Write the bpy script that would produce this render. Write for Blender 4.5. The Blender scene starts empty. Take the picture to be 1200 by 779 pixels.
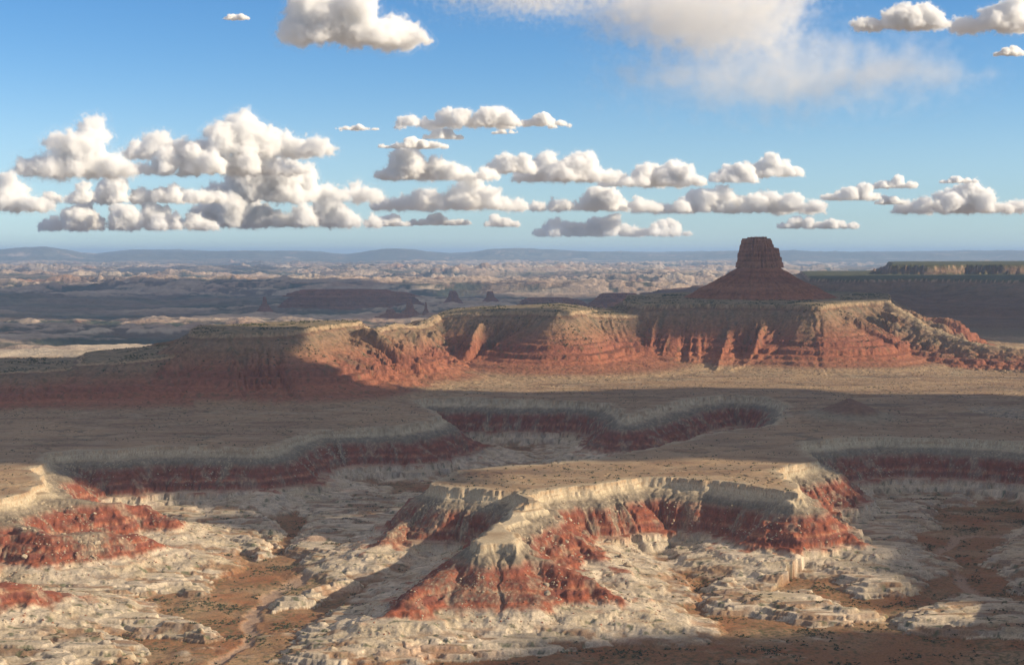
import bpy, math, random
import numpy as np
from mathutils import Vector, Matrix
R = math.radians
rng = np.random.default_rng(7)
random.seed(7)

# ------------------------------------------------------------------ camera, sky, sun, exposure
SC = bpy.context.scene
COL = SC.collection
CAM_H = 350.0
F = 1648.0                      # focal length in photo pixels (1200 wide)
HOR = 296.0                     # horizon row of the photo
cam_d = bpy.data.cameras.new('camera')
cam = bpy.data.objects.new('camera', cam_d); COL.objects.link(cam)
cam.location = (0, 0, CAM_H)
PITCH = math.atan((389.5 - HOR) / F)
cam.rotation_euler = (R(90) - PITCH, 0, 0)
cam_d.sensor_width = 36.0
cam_d.lens = 36.0 * F / 1200.0
cam_d.clip_start = 1.0
cam_d.clip_end = 400000.0
SC.camera = cam

SUN_AZ = R(101.0)               # from +Y (view direction) towards +X
SUN_EL = R(23.0)
SDIR = Vector((math.sin(SUN_AZ) * math.cos(SUN_EL), math.cos(SUN_AZ) * math.cos(SUN_EL), math.sin(SUN_EL)))
world = bpy.data.worlds.new('World'); SC.world = world
world.use_nodes = True
wn = world.node_tree
bg = wn.nodes['Background']
sky = wn.nodes.new('ShaderNodeTexSky')
sky.sky_type = 'NISHITA'; sky.sun_disc = False
sky.sun_elevation = SUN_EL; sky.sun_rotation = SUN_AZ
sky.altitude = 1800; sky.air_density = 1.0; sky.dust_density = 0.6; sky.ozone_density = 2.5
hs = wn.nodes.new('ShaderNodeHueSaturation'); tcw = wn.nodes.new('ShaderNodeTexCoord'); sxw = wn.nodes.new('ShaderNodeSeparateXYZ'); wn.links.new(tcw.outputs['Generated'], sxw.inputs[0])
crw = wn.nodes.new('ShaderNodeFloatCurve')      # milkier air near the skyline; overhead greyed to make the added fill neutral
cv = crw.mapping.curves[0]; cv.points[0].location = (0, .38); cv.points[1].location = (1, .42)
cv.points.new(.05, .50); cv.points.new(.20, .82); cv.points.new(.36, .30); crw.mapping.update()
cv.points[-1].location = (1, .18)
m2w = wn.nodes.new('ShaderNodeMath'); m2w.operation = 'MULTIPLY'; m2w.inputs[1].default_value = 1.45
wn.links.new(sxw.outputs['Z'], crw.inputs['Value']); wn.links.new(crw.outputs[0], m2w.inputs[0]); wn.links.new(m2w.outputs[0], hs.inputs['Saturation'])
tn = wn.nodes.new('ShaderNodeVectorMath'); tn.operation = 'MULTIPLY'; tn.inputs[1].default_value = (.61, .775, .87)
wn.links.new(sky.outputs[0], hs.inputs['Color']); wn.links.new(hs.outputs[0], tn.inputs[0])
tmw = wn.nodes.new('ShaderNodeMapRange'); tmw.data_type = 'FLOAT_VECTOR'
tmw.inputs[7].default_value = (.20, .20, .20); tmw.inputs[8].default_value = (.40, .40, .40)
tmw.inputs[9].default_value = (.61, .765, .87); tmw.inputs[10].default_value = (.86, .78, .76)  # warmer sky tint overhead, added to warm the fill in shadows
tmc = wn.nodes.new('ShaderNodeCombineXYZ')
for k_ in range(3): wn.links.new(sxw.outputs['Z'], tmc.inputs[k_])
wn.links.new(tmc.outputs[0], tmw.inputs[6]); wn.links.new(tmw.outputs[1], tn.inputs[1])
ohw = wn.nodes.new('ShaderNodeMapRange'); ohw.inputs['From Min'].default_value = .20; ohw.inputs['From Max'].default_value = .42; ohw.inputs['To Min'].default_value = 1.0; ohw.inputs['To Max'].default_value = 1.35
scw = wn.nodes.new('ShaderNodeVectorMath'); scw.operation = 'SCALE'     # sky overhead, out of view, brightened as added fill for the shadows
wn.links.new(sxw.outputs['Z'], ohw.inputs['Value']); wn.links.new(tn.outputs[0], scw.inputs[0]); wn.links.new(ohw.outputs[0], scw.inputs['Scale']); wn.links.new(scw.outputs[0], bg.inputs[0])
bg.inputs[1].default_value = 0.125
sun_d = bpy.data.lights.new('sun', 'SUN'); sun_d.energy = 5.0; sun_d.angle = R(0.53)
sun_d.color = (1.0, 0.84, 0.61)
sun = bpy.data.objects.new('sun', sun_d); COL.objects.link(sun)
sun.rotation_euler = SDIR.to_track_quat('Z', 'Y').to_euler()
SC.view_settings.view_transform = 'Standard'
SC.view_settings.look = 'None'
SC.view_settings.exposure = 0.38
SC.view_settings.gamma = 1.0
SC.view_settings.use_curve_mapping = False
SC.cycles.use_denoising = True
SC.cycles.max_bounces = 14
SC.cycles.diffuse_bounces = 3
SC.cycles.volume_bounces = 12
SC.cycles.transparent_max_bounces = 96

# ------------------------------------------------------------------ noise
_prm = rng.permutation(256).astype(np.int32)
_prm = np.concatenate([_prm, _prm, _prm])
_ga = rng.random(256).astype(np.float32) * 2 * np.pi
_gx, _gy = np.cos(_ga), np.sin(_ga)
def perlin(x, y, seed=0):
    x = np.asarray(x, np.float32) + np.float32(seed * 17.31); y = np.asarray(y, np.float32) + np.float32(seed * 9.77)
    xf = np.floor(x); yf = np.floor(y)
    xi = xf.astype(np.int32) & 255; yi = yf.astype(np.int32) & 255
    u = x - xf; v = y - yf
    a = _prm[xi] + yi; b = _prm[xi + 1] + yi
    def g(h, dx, dy): return _gx[h] * dx + _gy[h] * dy
    n00 = g(_prm[a], u, v); n01 = g(_prm[a + 1], u, v - 1)
    n10 = g(_prm[b], u - 1, v); n11 = g(_prm[b + 1], u - 1, v - 1)
    fu = u * u * u * (u * (u * 6 - 15) + 10); fv = v * v * v * (v * (v * 6 - 15) + 10)
    l0 = n00 + fu * (n10 - n00); l1 = n01 + fu * (n11 - n01)
    return (l0 + fv * (l1 - l0)) * 1.5
def fbm(x, y, oct=4, seed=0, gain=0.5, lac=2.03):
    t = 0; a = 1.0; n = 0
    for o in range(oct):
        t = t + a * perlin(x, y, seed + o * 3); n += a
        x = x * lac; y = y * lac; a *= gain
    return t / n
def ridged(x, y, oct=3, seed=0, gain=0.5):          # 1 on the ridges, 0 in the troughs
    t = 0; a = 1.0; n = 0
    for o in range(oct):
        t = t + a * (1 - np.abs(perlin(x, y, seed + o * 3)) * 2); n += a
        x = x * 2.1; y = y * 2.1; a *= gain
    return t / n
def billow(x, y, oct=3, seed=0, gain=0.5):           # rounded domes with sharp creases
    t = 0; a = 1.0; n = 0
    for o in range(oct):
        t = t + a * np.abs(perlin(x, y, seed + o * 3)) * 2; n += a
        x = x * 2.1; y = y * 2.1; a *= gain
    return t / n
def ss(a, b, x):
    t = np.clip((x - a) / (b - a), 0, 1)
    return t * t * (3 - 2 * t)
def lerp(a, b, t): return a + (b - a) * t

# ------------------------------------------------------------------ plan helpers: survey points -> world
def P(px, py, z=0.0):           # where the line of sight through (px,py) meets height z
    c, s = math.cos(PITCH), math.sin(PITCH)
    u = (px - 600) / F; v = -(py - 389.5) / F
    dx, dy, dz = u, c + v * s, -s + v * c
    t = (z - CAM_H) / dz
    return (dx * t, dy * t)
def Q(px, D):                   # bearing px at distance D
    return ((px - 600) / F * D, D)
def poly_sd(x, y, poly, closed=True):
    """signed distance (inside > 0) and arc length of the nearest rim point"""
    n = len(poly)
    best = np.full(x.shape, 1e12, np.float32); arc = np.zeros(x.shape, np.float32)
    ins = np.zeros(x.shape, bool)
    s0 = 0.0
    for i in range(n if closed else n - 1):
        ax, ay = poly[i][:2]; bx, by = poly[(i + 1) % n][:2]
        ex, ey = bx - ax, by - ay; L2 = ex * ex + ey * ey; L = math.sqrt(L2)
        t = np.clip(((x - ax) * ex + (y - ay) * ey) / L2, 0, 1)
        dx = x - ax - t * ex; dy = y - ay - t * ey
        d2 = dx * dx + dy * dy
        m = d2 < best
        best = np.where(m, d2, best); arc = np.where(m, s0 + t * L, arc)
        if closed and ay != by:
            c = (ay > y) != (by > y)
            ins ^= c & (x < (bx - ax) * (y - ay) / (by - ay) + ax)
        s0 += L
    d = np.sqrt(best)
    return (np.where(ins, d, -d) if closed else d), arc
def ridge_z(x, y, pts):
    """distance to a crest line and the crest height at the nearest point"""
    best = np.full(x.shape, 1e12, np.float32); zc = np.zeros(x.shape, np.float32)
    for i in range(len(pts) - 1):
        ax, ay, az = pts[i]; bx, by, bz = pts[i + 1]
        ex, ey = bx - ax, by - ay; L2 = ex * ex + ey * ey
        t = np.clip(((x - ax) * ex + (y - ay) * ey) / L2, 0, 1)
        d2 = (x - ax - t * ex) ** 2 + (y - ay - t * ey) ** 2
        m = d2 < best
        best = np.where(m, d2, best); zc = np.where(m, az + t * (bz - az), zc)
    return np.sqrt(best), zc

# ------------------------------------------------------------------ the plan
FLOOR = -100.0
CANYON = [P(a, b) for a, b in [
    (-420,640),(-200,625),(0,585),(30,577),(53,567),(50,559),(36,552),(48,541),(64,531),(86,528),(136,527),(190,523),(240,523),(300,525),(328,521),
    (345,512),(372,504),(430,501),(470,499),(500,494),(518,488),(507,480),(488,473),(497,467),(540,466),(600,468),(660,469),(712,472),
    (728,480),(732,487),(752,483),(775,474),(805,468),(850,463),(890,464),(910,469),(921,477),(918,489),(900,499),
    (850,504),(812,512),(770,523),(700,537),(622,544),(560,547),(532,550),(509,566),(525,571),(552,572),(580,574),(606,576),(615,581),(621,590),(628,588),
    (624,580),(640,574),(665,570),(700,567),(730,564),(750,560),(787,560),(818,563),(861,566),(893,570),(922,574),(936,578),(935,570),
    (922,560),(916,551),(934,545),(958,538),(948,530),(936,522),(950,517),(990,514),(1024,512),(1070,513),(1111,514),(1160,516),(1200,518),
    (1300,516),(1500,522),(1750,560),(1700,700),(1500,800),(1300,1000),(1200,1300),(0,1300),(-500,900)]]
Bz = -90
SLICK = [[P(a, b, zz) for a, b in pl] for zz, pl in [
    (-78,[(140,603),(200,605),(240,618),(268,638),(264,652),(228,642),(205,650),(252,666),(250,680),(236,692),(200,682),(150,690),(90,700),(40,696),(-60,690),(-60,640),(60,640)]),
    (-84,[(205,610),(250,606),(285,609),(300,607),(312,626),(322,642),(300,646),(280,637),(245,630)]),
    (-80,[(-80,700),(60,704),(150,699),(230,711),(260,728),(240,740),(184,731),(140,728),(177,750),(172,768),(110,768),(96,790),(-80,800)]),
    (-84,[(306,697),(345,688),(398,667),(432,650),(440,660),(425,676),(390,691),(350,701),(318,705)]),
    (-78,[(250,592),(290,587),(325,596),(333,612),(326,626),(300,618),(258,608),(200,604),(150,592),(120,575),(190,572)]),
    (-88,[(335,640),(350,612),(385,592),(440,577),(500,577),(545,592),(560,622),(525,660),(465,668),(440,648),(360,662)]),
    (-80,[(330,580),(380,562),(440,558),(462,588),(432,600),(370,606)]),
    (-90,[(478,552),(555,524),(618,528),(622,540),(560,548),(520,552),(500,566),(480,563)]),
    (-88,[(328,745),(390,706),(440,700),(470,722),(740,722),(772,736),(700,750),(600,762),(500,770),(400,775),(320,768)]),
    (-86,[(640,640),(700,640),(725,675),(742,706),(770,734),(700,735),(640,700)]),
    (-90,[(818,690),(836,668),(862,672),(884,690),(960,692),(1000,709),(1047,716),(1000,729),(930,726),(880,716),(832,714),(820,700)]),
    (-88,[(860,655),(905,635),(955,603),(1010,582),(1052,580),(1094,592),(1102,612),(1074,622),(1084,650),(1094,672),(1062,692),(1000,692),(958,670),(910,667)]),
    (-84,[(1152,652),(1166,627),(1200,606),(1320,600),(1320,730),(1210,694),(1180,672)]),
    (-92,[(1040,722),(1120,694),(1200,702),(1320,735),(1200,748),(1050,738)]),
    (-90,[(1040,582),(1090,574),(1150,576),(1140,588),(1060,592)])]]
def RP(l): return [P(a, b, z) + (z,) for a, b, z in l]
RIDGES = [(RP(l), s, w) for l, s, w in [
    ([(40,572,-4),(75,584,-16),(120,588,-25),(165,592,-36),(200,605,-52),(222,612,-70)], .75, 6),
    ([(-60,615,-22),(20,612,-24),(60,625,-34),(110,624,-38),(165,628,-50),(190,640,-66)], .7, 6),
    ([(-80,690,-48),(0,686,-48),(40,686,-52),(70,696,-66)], .7, 16),
    ([(621,590,-3),(612,604,-12),(600,612,-12),(585,622,-11),(565,636,-12)], .75, 8),
    ([(565,636,-12),(548,652,-25),(515,674,-38),(480,697,-50),(445,722,-68)], .72, 4),
    ([(590,640,-14),(640,655,-28),(690,675,-42),(735,702,-66),(765,730,-88)], .68, 4),
    ([(628,588,-10),(655,610,-28),(690,640,-55),(715,665,-74),(735,690,-88)], .6, 6),
    ([(520,592,-34),(480,608,-46),(455,622,-54),(434,645,-72)], .7, 4),
    ([(936,580,-4),(950,598,-26),(975,614,-44),(1005,632,-60),(1050,650,-84)], .62, 5),
    ([(320,524,-6),(345,545,-40),(380,560,-66)], .6, 6),
    ([(518,490,-6),(535,505,-30),(570,520,-62)], .6, 6),
    ([(732,489,-6),(722,500,-30),(700,512,-60)], .55, 6)]]
BLOCK = [P(a, b, -9) for a, b in [(552,634),(566,627),(584,615),(594,612),(598,620),(605,630),(597,641),(576,640),(562,642)]]
WASH = [[P(a, b, FLOOR) for a, b in l] for l in [
    [(1230,760),(1175,712),(1130,690),(1112,668),(1096,648),(1120,632),(1170,628),(1240,640)],
    [(845,655),(800,672),(765,688),(748,705),(756,722)],
    [(240,800),(300,742),(290,715),(330,690),(420,640),(450,600),(480,575)]]]
# mesas: rim polygon (bearing px, distance) ; crest height by bearing ; profile of drop
def QP(l): return [Q(a, b) for a, b in l]
MESAS = [
  dict(poly=QP([(222,3530),(262,3470),(332,3510),(350,3600),(385,3790),(414,3900),(420,4010),(350,4080),(230,3900)]), zx=[200,414], z=[148,158], w=1.0, cap=9),
  dict(poly=QP([(90,3420),(150,3380),(205,3440),(235,3600),(235,3900),(100,3800)]), zx=[60,230], z=[76,104], w=0.9, cap=3),
  dict(poly=QP([(-500,3300),(-120,3300),(60,3380),(100,3480),(90,3750),(-500,4200)]), zx=[-300,90], z=[46,72], w=0.9, cap=2),
  dict(poly=QP([(506,4560),(540,4500),(590,4470),(630,4400),(652,4250),(664,4300),(672,4480),(700,4700),(680,5000),(520,4900)]), zx=[505,560,655,700], z=[148,162,172,160], w=1.0, cap=8),
  dict(poly=QP([(664,4520),(700,4590),(735,4600),(762,4640),(770,4900),(664,4900)]), zx=[660,750], z=[158,146], w=0.95, cap=2),
  dict(poly=QP([(752,4640),(800,4590),(860,4560),(915,4520),(952,4450),(963,4445),(974,4560),(1000,4690),(1042,4800),(1040,5600),(960,6200),(740,5800),(736,5000)]), zx=[750,800,960,1040], z=[178,184,184,188], w=1.05, cap=13),
  dict(poly=QP([(950,8500),(1010,8000),(1060,8250),(1140,7900),(1210,7600),(1600,7200),(1700,12000),(940,12000)]), zx=[940,1300], z=[195,205], w=4.6, cap=18),
  dict(poly=QP([(1040,9900),(1090,9700),(1130,9900),(1180,9600),(1700,9000),(1800,14000),(1045,14000)]), zx=[1030,1300], z=[262,272], w=1.6, cap=26),
]
MRIDGE = [(QR, s, w) for QR, s, w in [
    ([(414,3950),(430,4080),(462,4280),(490,4430),(508,4540)], .56, 6),
    ([(1038,4780),(1062,4700),(1085,4600),(1112,4500),(1150,4380),(1210,4300),(1300,4300)], .45, 8),
]]
MR_Z = [[154,126,134,120,148],[184,150,112,82,66,58,50]]
MR = [([Q(a, b) + (z,) for (a, b), z in zip(q, zz)], s, w) for (q, s, w), zz in zip(MRIDGE, MR_Z)]

C = lambda *a: np.array(a, np.float32)
def cmap(t, knots):
    xs = [k[0] for k in knots]
    return np.stack([np.interp(t, xs, [k[1][i] for k in knots]) for i in range(3)], -1).astype(np.float32)
def mix(a, b, t): return a + (b - a) * np.asarray(t)[..., None]
# rock and soil colours (real-world base colours)
SAND = C(.29,.195,.12); SANDY = C(.38,.255,.15); DARKSOIL = C(.155,.105,.075); SCRUB = C(.075,.085,.045)
RED = C(.25,.080,.045); DRED = C(.155,.055,.038); CREAM = C(.46,.37,.25); TAN = C(.44,.30,.18)
TALUS = C(.225,.18,.13); WHITE = C(.54,.445,.33); GREY = C(.33,.29,.25); FLO = C(.255,.135,.07)
ORANGE = C(.40,.175,.085)

def terrain(x, y):
    """height and colour of the land at world points (arrays)"""
    x = np.asarray(x, np.float32); y = np.asarray(y, np.float32)
    n = x.size
    r = np.hypot(x, y)
    n1 = fbm(x / 260, y / 260, 4, 1); n2 = fbm(x / 55, y / 55, 4, 2); n3 = fbm(x / 11, y / 11, 3, 3)
    z = 3.0 * n1 + 1.2 * n2 + .25 * n3
    rough = np.zeros(n, np.float32)
    # ---- bench soil colour: bands of sand, darker soil, scrub
    col = mix(np.broadcast_to(SAND, (n, 3)), SANDY, ss(-.3, .5, n1 + .5 * n2))
    col = mix(col, DARKSOIL, ss(.05, .5, fbm(x / 420, y / 130, 4, 21)) * .75)
    col = mix(col, SCRUB, ss(.12, .45, n3 + .35 * n2) * .45)
    far = r > 5300
    drn = np.abs(fbm(x / 210 + .4 * n2, y / 300 + .4 * n1, 3, 23)); ch = ss(.035, .006, drn)
    col = mix(col, C(.15,.12,.08), ch * .7); z = z - 1.6 * ch
    col = mix(col, C(.38,.29,.19), ss(.05, .3, fbm(x / 70, y / 32, 4, 24)) * .5)
    col = mix(col, C(.20,.115,.07), ss(.08, .4, fbm(x / 150, y / 60, 4, 25)) * .6)
    cdist = np.full(n, -999, np.float32)
    # ================= canyon
    m = (r < 4200)
    if m.any():
        X, Y = x[m], y[m]
        wx = X + 17 * fbm(X / 95, Y / 95, 3, 31) + 10 * fbm(X / 30, Y / 30, 4, 33, .6)
        wy = Y + 17 * fbm(X / 95, Y / 95, 3, 41) + 10 * fbm(X / 30, Y / 30, 4, 43, .6)
        d, s = poly_sd(wx, wy, CANYON); cdist[m] = d
        zb = z[m]
        gul = ridged(s / 34, d / 260, 3, 51); gul2 = ridged(s / 11, d / 90, 2, 55)
        wide = 1.0 + .45 * fbm(X / 300, Y / 300, 2, 57)
        de = d / wide + ((gul - .5) * 15 + (gul2 - .5) * 5) * ss(2, 40, d)
        jag = 2.2 * fbm(s / 7, d / 40, 3, 59)
        dc = np.where(d < 14, d + jag, de)
        lay = 1.6 * fbm(X / 60, Y / 60, 2, 61)
        lay0 = 1.4 * fbm(X / 200, Y / 200, 2, 62)
        prof = np.interp(de, [-40, 0, 12, 30, 46, 66, 69, 84, 87, 100, 102, 118, 135, 170],
                              [2, 0, -17, -27, -41, -58, -65, -68, -77, -80, -88, -93, -98, FLOOR])
        # thin hard beds stand out as ledges on the slope
        stp = np.floor((prof + lay0) / 5.2) * 5.2; frp = (prof + lay0 - stp) / 5.2
        lg = ss(-18, -26, prof) * (.35 + .5 * ss(-.2, .3, fbm(X / 90, Y / 90, 2, 58)))
        prof = lerp(prof, stp + 5.2 * ss(.5, .85, frp) - lay0, lg)
        jag = jag * .6 + 1.1 * (ridged(s / 13, d / 200, 2, 60) - .5)
        cliff = np.interp(d + jag, [-1, 0, 1.0, 4.2, 5.4, 9], [0, -.3, -6.5, -8, -13.5, -15])
        prof = np.where(d < 0, 0, np.minimum(prof, cliff))
        floorn = 3.2 * billow(X / 85, Y / 85, 3, 63) + 5 * fbm(X / 190, Y / 190, 2, 65)
        zc = prof + floorn * ss(-86, -99, prof)
        zc = np.where(d > 0, zc + .45 * fbm(X / 14, Y / 14, 3, 67), zb)
        srock = ss(-66, -72, prof) * ss(-99.2, -94, prof)
        # ledges & ridges left standing inside the canyon
        for pts, slope, w in RIDGES:
            dr, cz = ridge_z(wx, wy, pts)
            rg = (ridged(X / 28, Y / 28, 3, 71) - .5) * 7
            h = cz - np.maximum(dr - w, 0) * slope + rg * ss(w * .5, w + 22, dr) - 1
            h = np.where(h < -68, -68 + (h + 68) * .38, h)
            # hard ledges
            st = np.floor(h / 9.0) * 9.0; fr = (h - st) / 9.0
            h = st + 9.0 * ss(.1, .75, fr) * .6 + fr * 9.0 * .4
            b = np.maximum(zc, h) ; srock = np.where(h > zc, ss(-62, -72, h) * ss(-99.5, -93, h), srock); zc = b
        db, sb = poly_sd(wx, wy, BLOCK)
        h = np.interp(-db + 1.2 * fbm(sb / 6, sb / 9, 2, 73), [-6, 0, 1.5, 5, 14, 78, 140], [-6, -8, -14, -16, -26, -66, -100])
        h = h - np.where(db > 0, 0, 1) * (ridged(sb / 14, db / 80, 2, 74)) * 4
        zc = np.where(d > -2, np.maximum(zc, h), zc)
        srock = ss(-63, -71, zc) * ss(-99, -93, zc)
        # slickrock: pale domed stone on the canyon floor
        sl = np.zeros(zc.shape, np.float32)
        lump = billow(X / 38 + .5 * n2[m], Y / 20, 2, 81)
        lumpw = billow(X / 92 + .5 * n2[m] + Y / 180, Y / 36, 3, 85, .3)
        crack = ss(.06, .0, np.abs(perlin(X / 75 + .7 * n2[m], Y / 60 + X / 120, 86))) * ss(-.1, .25, fbm(X / 50, Y / 50, 2, 88)) + .7 * ss(.07, .0, np.abs(perlin(X / 120 + Y / 90 + .5 * n2[m], Y / 16, 87))) * ss(-.05, .2, fbm(X / 70, Y / 40, 2, 89))
        lump2 = billow(X / 9, Y / 7, 2, 83)
        bedl = np.zeros(zc.shape, np.float32)
        for k, pl in enumerate(SLICK):
            x0 = min(p[0] for p in pl) - 60; x1 = max(p[0] for p in pl) + 60
            y0 = min(p[1] for p in pl) - 60; y1 = max(p[1] for p in pl) + 60
            q = (X > x0) & (X < x1) & (Y > y0) & (Y < y1)
            if not q.any(): continue
            ds, _ = poly_sd(wx[q] + 4 * n2[m][q], wy[q], pl)
            e = ds + 8 * lumpw[q] + 2 * lump[q] - 4
            hh = FLOOR - 2 + 17 * np.sqrt(np.clip(e, 0, 34) / 34) + 4.0 * (lumpw[q] - .35) + .25 * (lump2[q] - .3)
            # bedding: flat treads and steep little risers, thicker and thinner beds
            bd = 4.8; tl = hh + .05 * (X[q] * .3 + Y[q] * .2) * .3
            st = np.floor(tl / bd) * bd; fr = (tl - st) / bd
            hh = hh - (tl - st) + bd * (ss(.66, .94, fr) * .9 + fr * .1)
            bedl[np.flatnonzero(q)[(e > 0)]] = ss(.5, .66, fr[e > 0]) * ss(.86, .72, fr[e > 0])
            hh = hh - 1.3 * crack[q]
            ok = (e > 0) & (hh > zc[q])
            t = zc[q]; t[ok] = hh[ok]; zc[q] = t
            t = sl[q]; t = np.maximum(t, np.where(ok, 1, 0)); sl[q] = t
        addl = srock * (1 - sl)
        zc = zc + addl * (2.6 * (lumpw - .35) + .25 * (lump2 - .35) - 1.5 * crack)
        # washes
        wsh = np.zeros(zc.shape, np.float32)
        for l in WASH:
            dw, _ = poly_sd(wx + 10 * n2[m], wy, l, closed=False)
            k = ss(13, 4, dw) * ss(-90, -96, zc) * (1 - sl)
            zc = zc - 2.5 * k; wsh = np.maximum(wsh, k)
        # near dark rise at the bottom of the view
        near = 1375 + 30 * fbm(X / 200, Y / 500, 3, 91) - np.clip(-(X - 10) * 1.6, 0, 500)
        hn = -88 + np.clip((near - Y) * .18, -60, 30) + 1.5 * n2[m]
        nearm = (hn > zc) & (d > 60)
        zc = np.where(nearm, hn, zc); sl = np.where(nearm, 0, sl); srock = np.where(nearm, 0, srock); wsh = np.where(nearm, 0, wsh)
        # ---- colours by stratum
        zs = zc + lay + 3 * n1[m] + 7 * fbm(X / 330, Y / 330, 3, 92) * ss(-12, -30, zc) + 3.4 * fbm(X / 20, Y / 20, 3, 93) * ss(-8, -22, zc)
        band = perlin(zs / 3.1, X / 900, 95) * .5 + perlin(zs / 1.3, X / 700, 96) * .35
        rock = cmap(zs, [(-80, WHITE * .86), (-74, CREAM), (-70, ORANGE * .8 + .06), (-67, RED * .9), (-61, RED * 1.1), (-59, DRED), (-54, DRED * 1.2), (-52, C(.36,.16,.09)), (-50, RED), (-44, DRED * 1.05), (-39, RED * .95),
                         (-33, DRED * 1.2), (-29, C(.26,.15,.10)), (-25, TALUS * .85), (-19, TALUS), (-16, CREAM * .8), (-10, CREAM * 1.1), (-8.5, TAN * .7), (-7, CREAM), (-3, TAN * .8), (0, TAN)])
        rock = rock * (1 + .34 * band + .45 * fbm(X / 6, Y / 6, 3, 116) * ss(-10, -18, zs))[..., None]
        # talus spill: grey rubble streaks running down over the red
        streak = ss(.0, .42, fbm(s / 22, d / 150, 3, 97) + .35 * fbm(X / 5, Y / 5, 2, 98) + .5 * fbm(X / 240, Y / 240, 2, 94))
        rock = mix(rock, mix(np.broadcast_to(TALUS * .8, rock.shape), CREAM * .9, ss(.1, .3, fbm(X / 3.5, Y / 3.5, 2, 90))), streak * ss(-72, -56, zs) * ss(-14, -22, zs) * .85)
        rbl = ss(.10, .38, fbm(X / 34, Y / 24, 4, 118)) * ss(-70, -60, zs) * ss(-14, -24, zs)
        rock = mix(rock, mix(np.broadcast_to(TALUS, rock.shape), CREAM, ss(-.1, .3, fbm(X / 5, Y / 5, 2, 119))), rbl * .5)
        stone = mix(np.broadcast_to(WHITE, rock.shape), CREAM, ss(-.3, .5, fbm(X / 70, Y / 70, 3, 99)))
        stone = stone * (1 + .26 * perlin(zc / 1.7, X / 400, 101) + .18 * perlin(zc / .7, X / 300, 102))[..., None]
        stone = mix(stone, C(.16,.12,.085), np.clip(crack + bedl * sl * .8 * ss(-.25, .2, fbm(X / 40, Y / 40, 2, 114)), 0, 1) * .62)
        soilp = ss(.02, .16, fbm(X / 85, Y / 26, 4, 117) - .02)
        stone = mix(stone, FLO * .9, soilp * .75 * ss(-76, -84, zc))
        stone = mix(stone, GREY * .75, ss(-.05, .4, fbm(X / 26, Y / 14, 4, 103)) * .6)
        stone = mix(stone, SCRUB * 1.2, ss(.22, .42, fbm(X / 16, Y / 9, 4, 113) + .25 * crack) * .8)
        stone = mix(stone, C(.42,.24,.15), ss(.25, .6, fbm(X / 130, Y / 60, 3, 104)) * .5)
        flo = mix(np.broadcast_to(FLO, rock.shape), SANDY * .8, ss(-.2, .5, fbm(X / 120, Y / 120, 3, 105)))
        flo = mix(flo, C(.27,.115,.055), ss(.0, .5, fbm(X / 60, Y / 60, 3, 106)) * .7)
        flo = mix(flo, SCRUB, ss(.05, .45, fbm(X / 7, Y / 7, 3, 107) + .5 * fbm(X / 60, Y / 60, 2, 108)) * .7)
        flo = mix(flo, C(.36,.25,.18), wsh * .8)
        edge_ = fbm(X / 40, Y / 40, 4, 115) * 9
        cc = mix(flo, rock, ss(-93, -86, zc + edge_))
        cc = mix(cc, stone, np.clip(srock * ss(-.25, .1, fbm(X / 30, Y / 30, 3, 109) + .1) * ss(-97, -89, zc + edge_), 0, 1))
        cc = mix(cc, stone, sl)
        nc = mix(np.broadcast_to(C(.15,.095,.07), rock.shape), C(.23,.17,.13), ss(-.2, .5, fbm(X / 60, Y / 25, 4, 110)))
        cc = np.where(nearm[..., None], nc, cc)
        rimedge = ss(-26, -2, d) * ss(-.1, .35, n2[m] + .3)
        bc = mix(col[m], CREAM * .9, rimedge * .85 * (d < 1))
        cc = np.where((d > 0)[..., None], cc, bc)
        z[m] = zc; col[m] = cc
        rough[m] = np.where(d > 0, 1, .3)
    # ================= mesas
    m = (r > 2500) & (r < 16000)
    if m.any():
        X, Y = x[m], y[m]
        sc = np.clip(r[m] / 4000, 1, 3)
        wx = X + sc * (26 * fbm(X / 150 / sc, Y / 150 / sc, 4, 131) + 6 * fbm(X / 30, Y / 30, 3, 133))
        wy = Y + sc * (26 * fbm(X / 150 / sc, Y / 150 / sc, 4, 141) + 6 * fbm(X / 30, Y / 30, 3, 143))
        pxb = X / np.maximum(Y, 1) * F + 600
        best = z[m].copy(); rel = np.zeros(best.shape, np.float32); ontop = np.zeros(best.shape, np.float32); ztop = np.full(best.shape, 150, np.float32)
        arc = np.zeros(best.shape, np.float32); dist = np.zeros(best.shape, np.float32)
        def consider(h, zt, s, d, top):
            nonlocal best, rel, ztop, arc, dist, ontop
            k = h > best
            best = np.where(k, h, best); ztop = np.where(k, zt, ztop)
            arc = np.where(k, s, arc); dist = np.where(k, d, dist); ontop = np.where(k, top, ontop)
        for i, M in enumerate(MESAS):
            sd, s = poly_sd(wx, wy, M['poly'])
            d = -sd; w = M['w']; zt = np.interp(pxb, M['zx'], M['z'])
            g0 = ridged(s / 150, d / 1400, 2, 148 + i)
            g1 = ridged(s / 70, d / 700, 3, 151 + i); g2 = ridged(s / 24, d / 260, 2, 161 + i)
            k = ss(8, 120, d)
            gm = .35 + 1.3 * ss(-.3, .35, fbm(s / 330, d / 900, 2, 176 + i))
            gm = gm * (.25 if w > 3 else 1)
            dd = d + 40 * w * fbm(s / 210, d / 400, 2, 177 + i) * ss(20, 200, d) + w * gm * ((g0 - .5) * 95 * ss(60, 210, d) * ss(620, 330, d) + (g1 - .5) * 70 * k * ss(520, 150, d) + (g2 - .5) * 17 * ss(4, 70, d) * ss(420, 120, d))
            dd = dd / w
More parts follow.
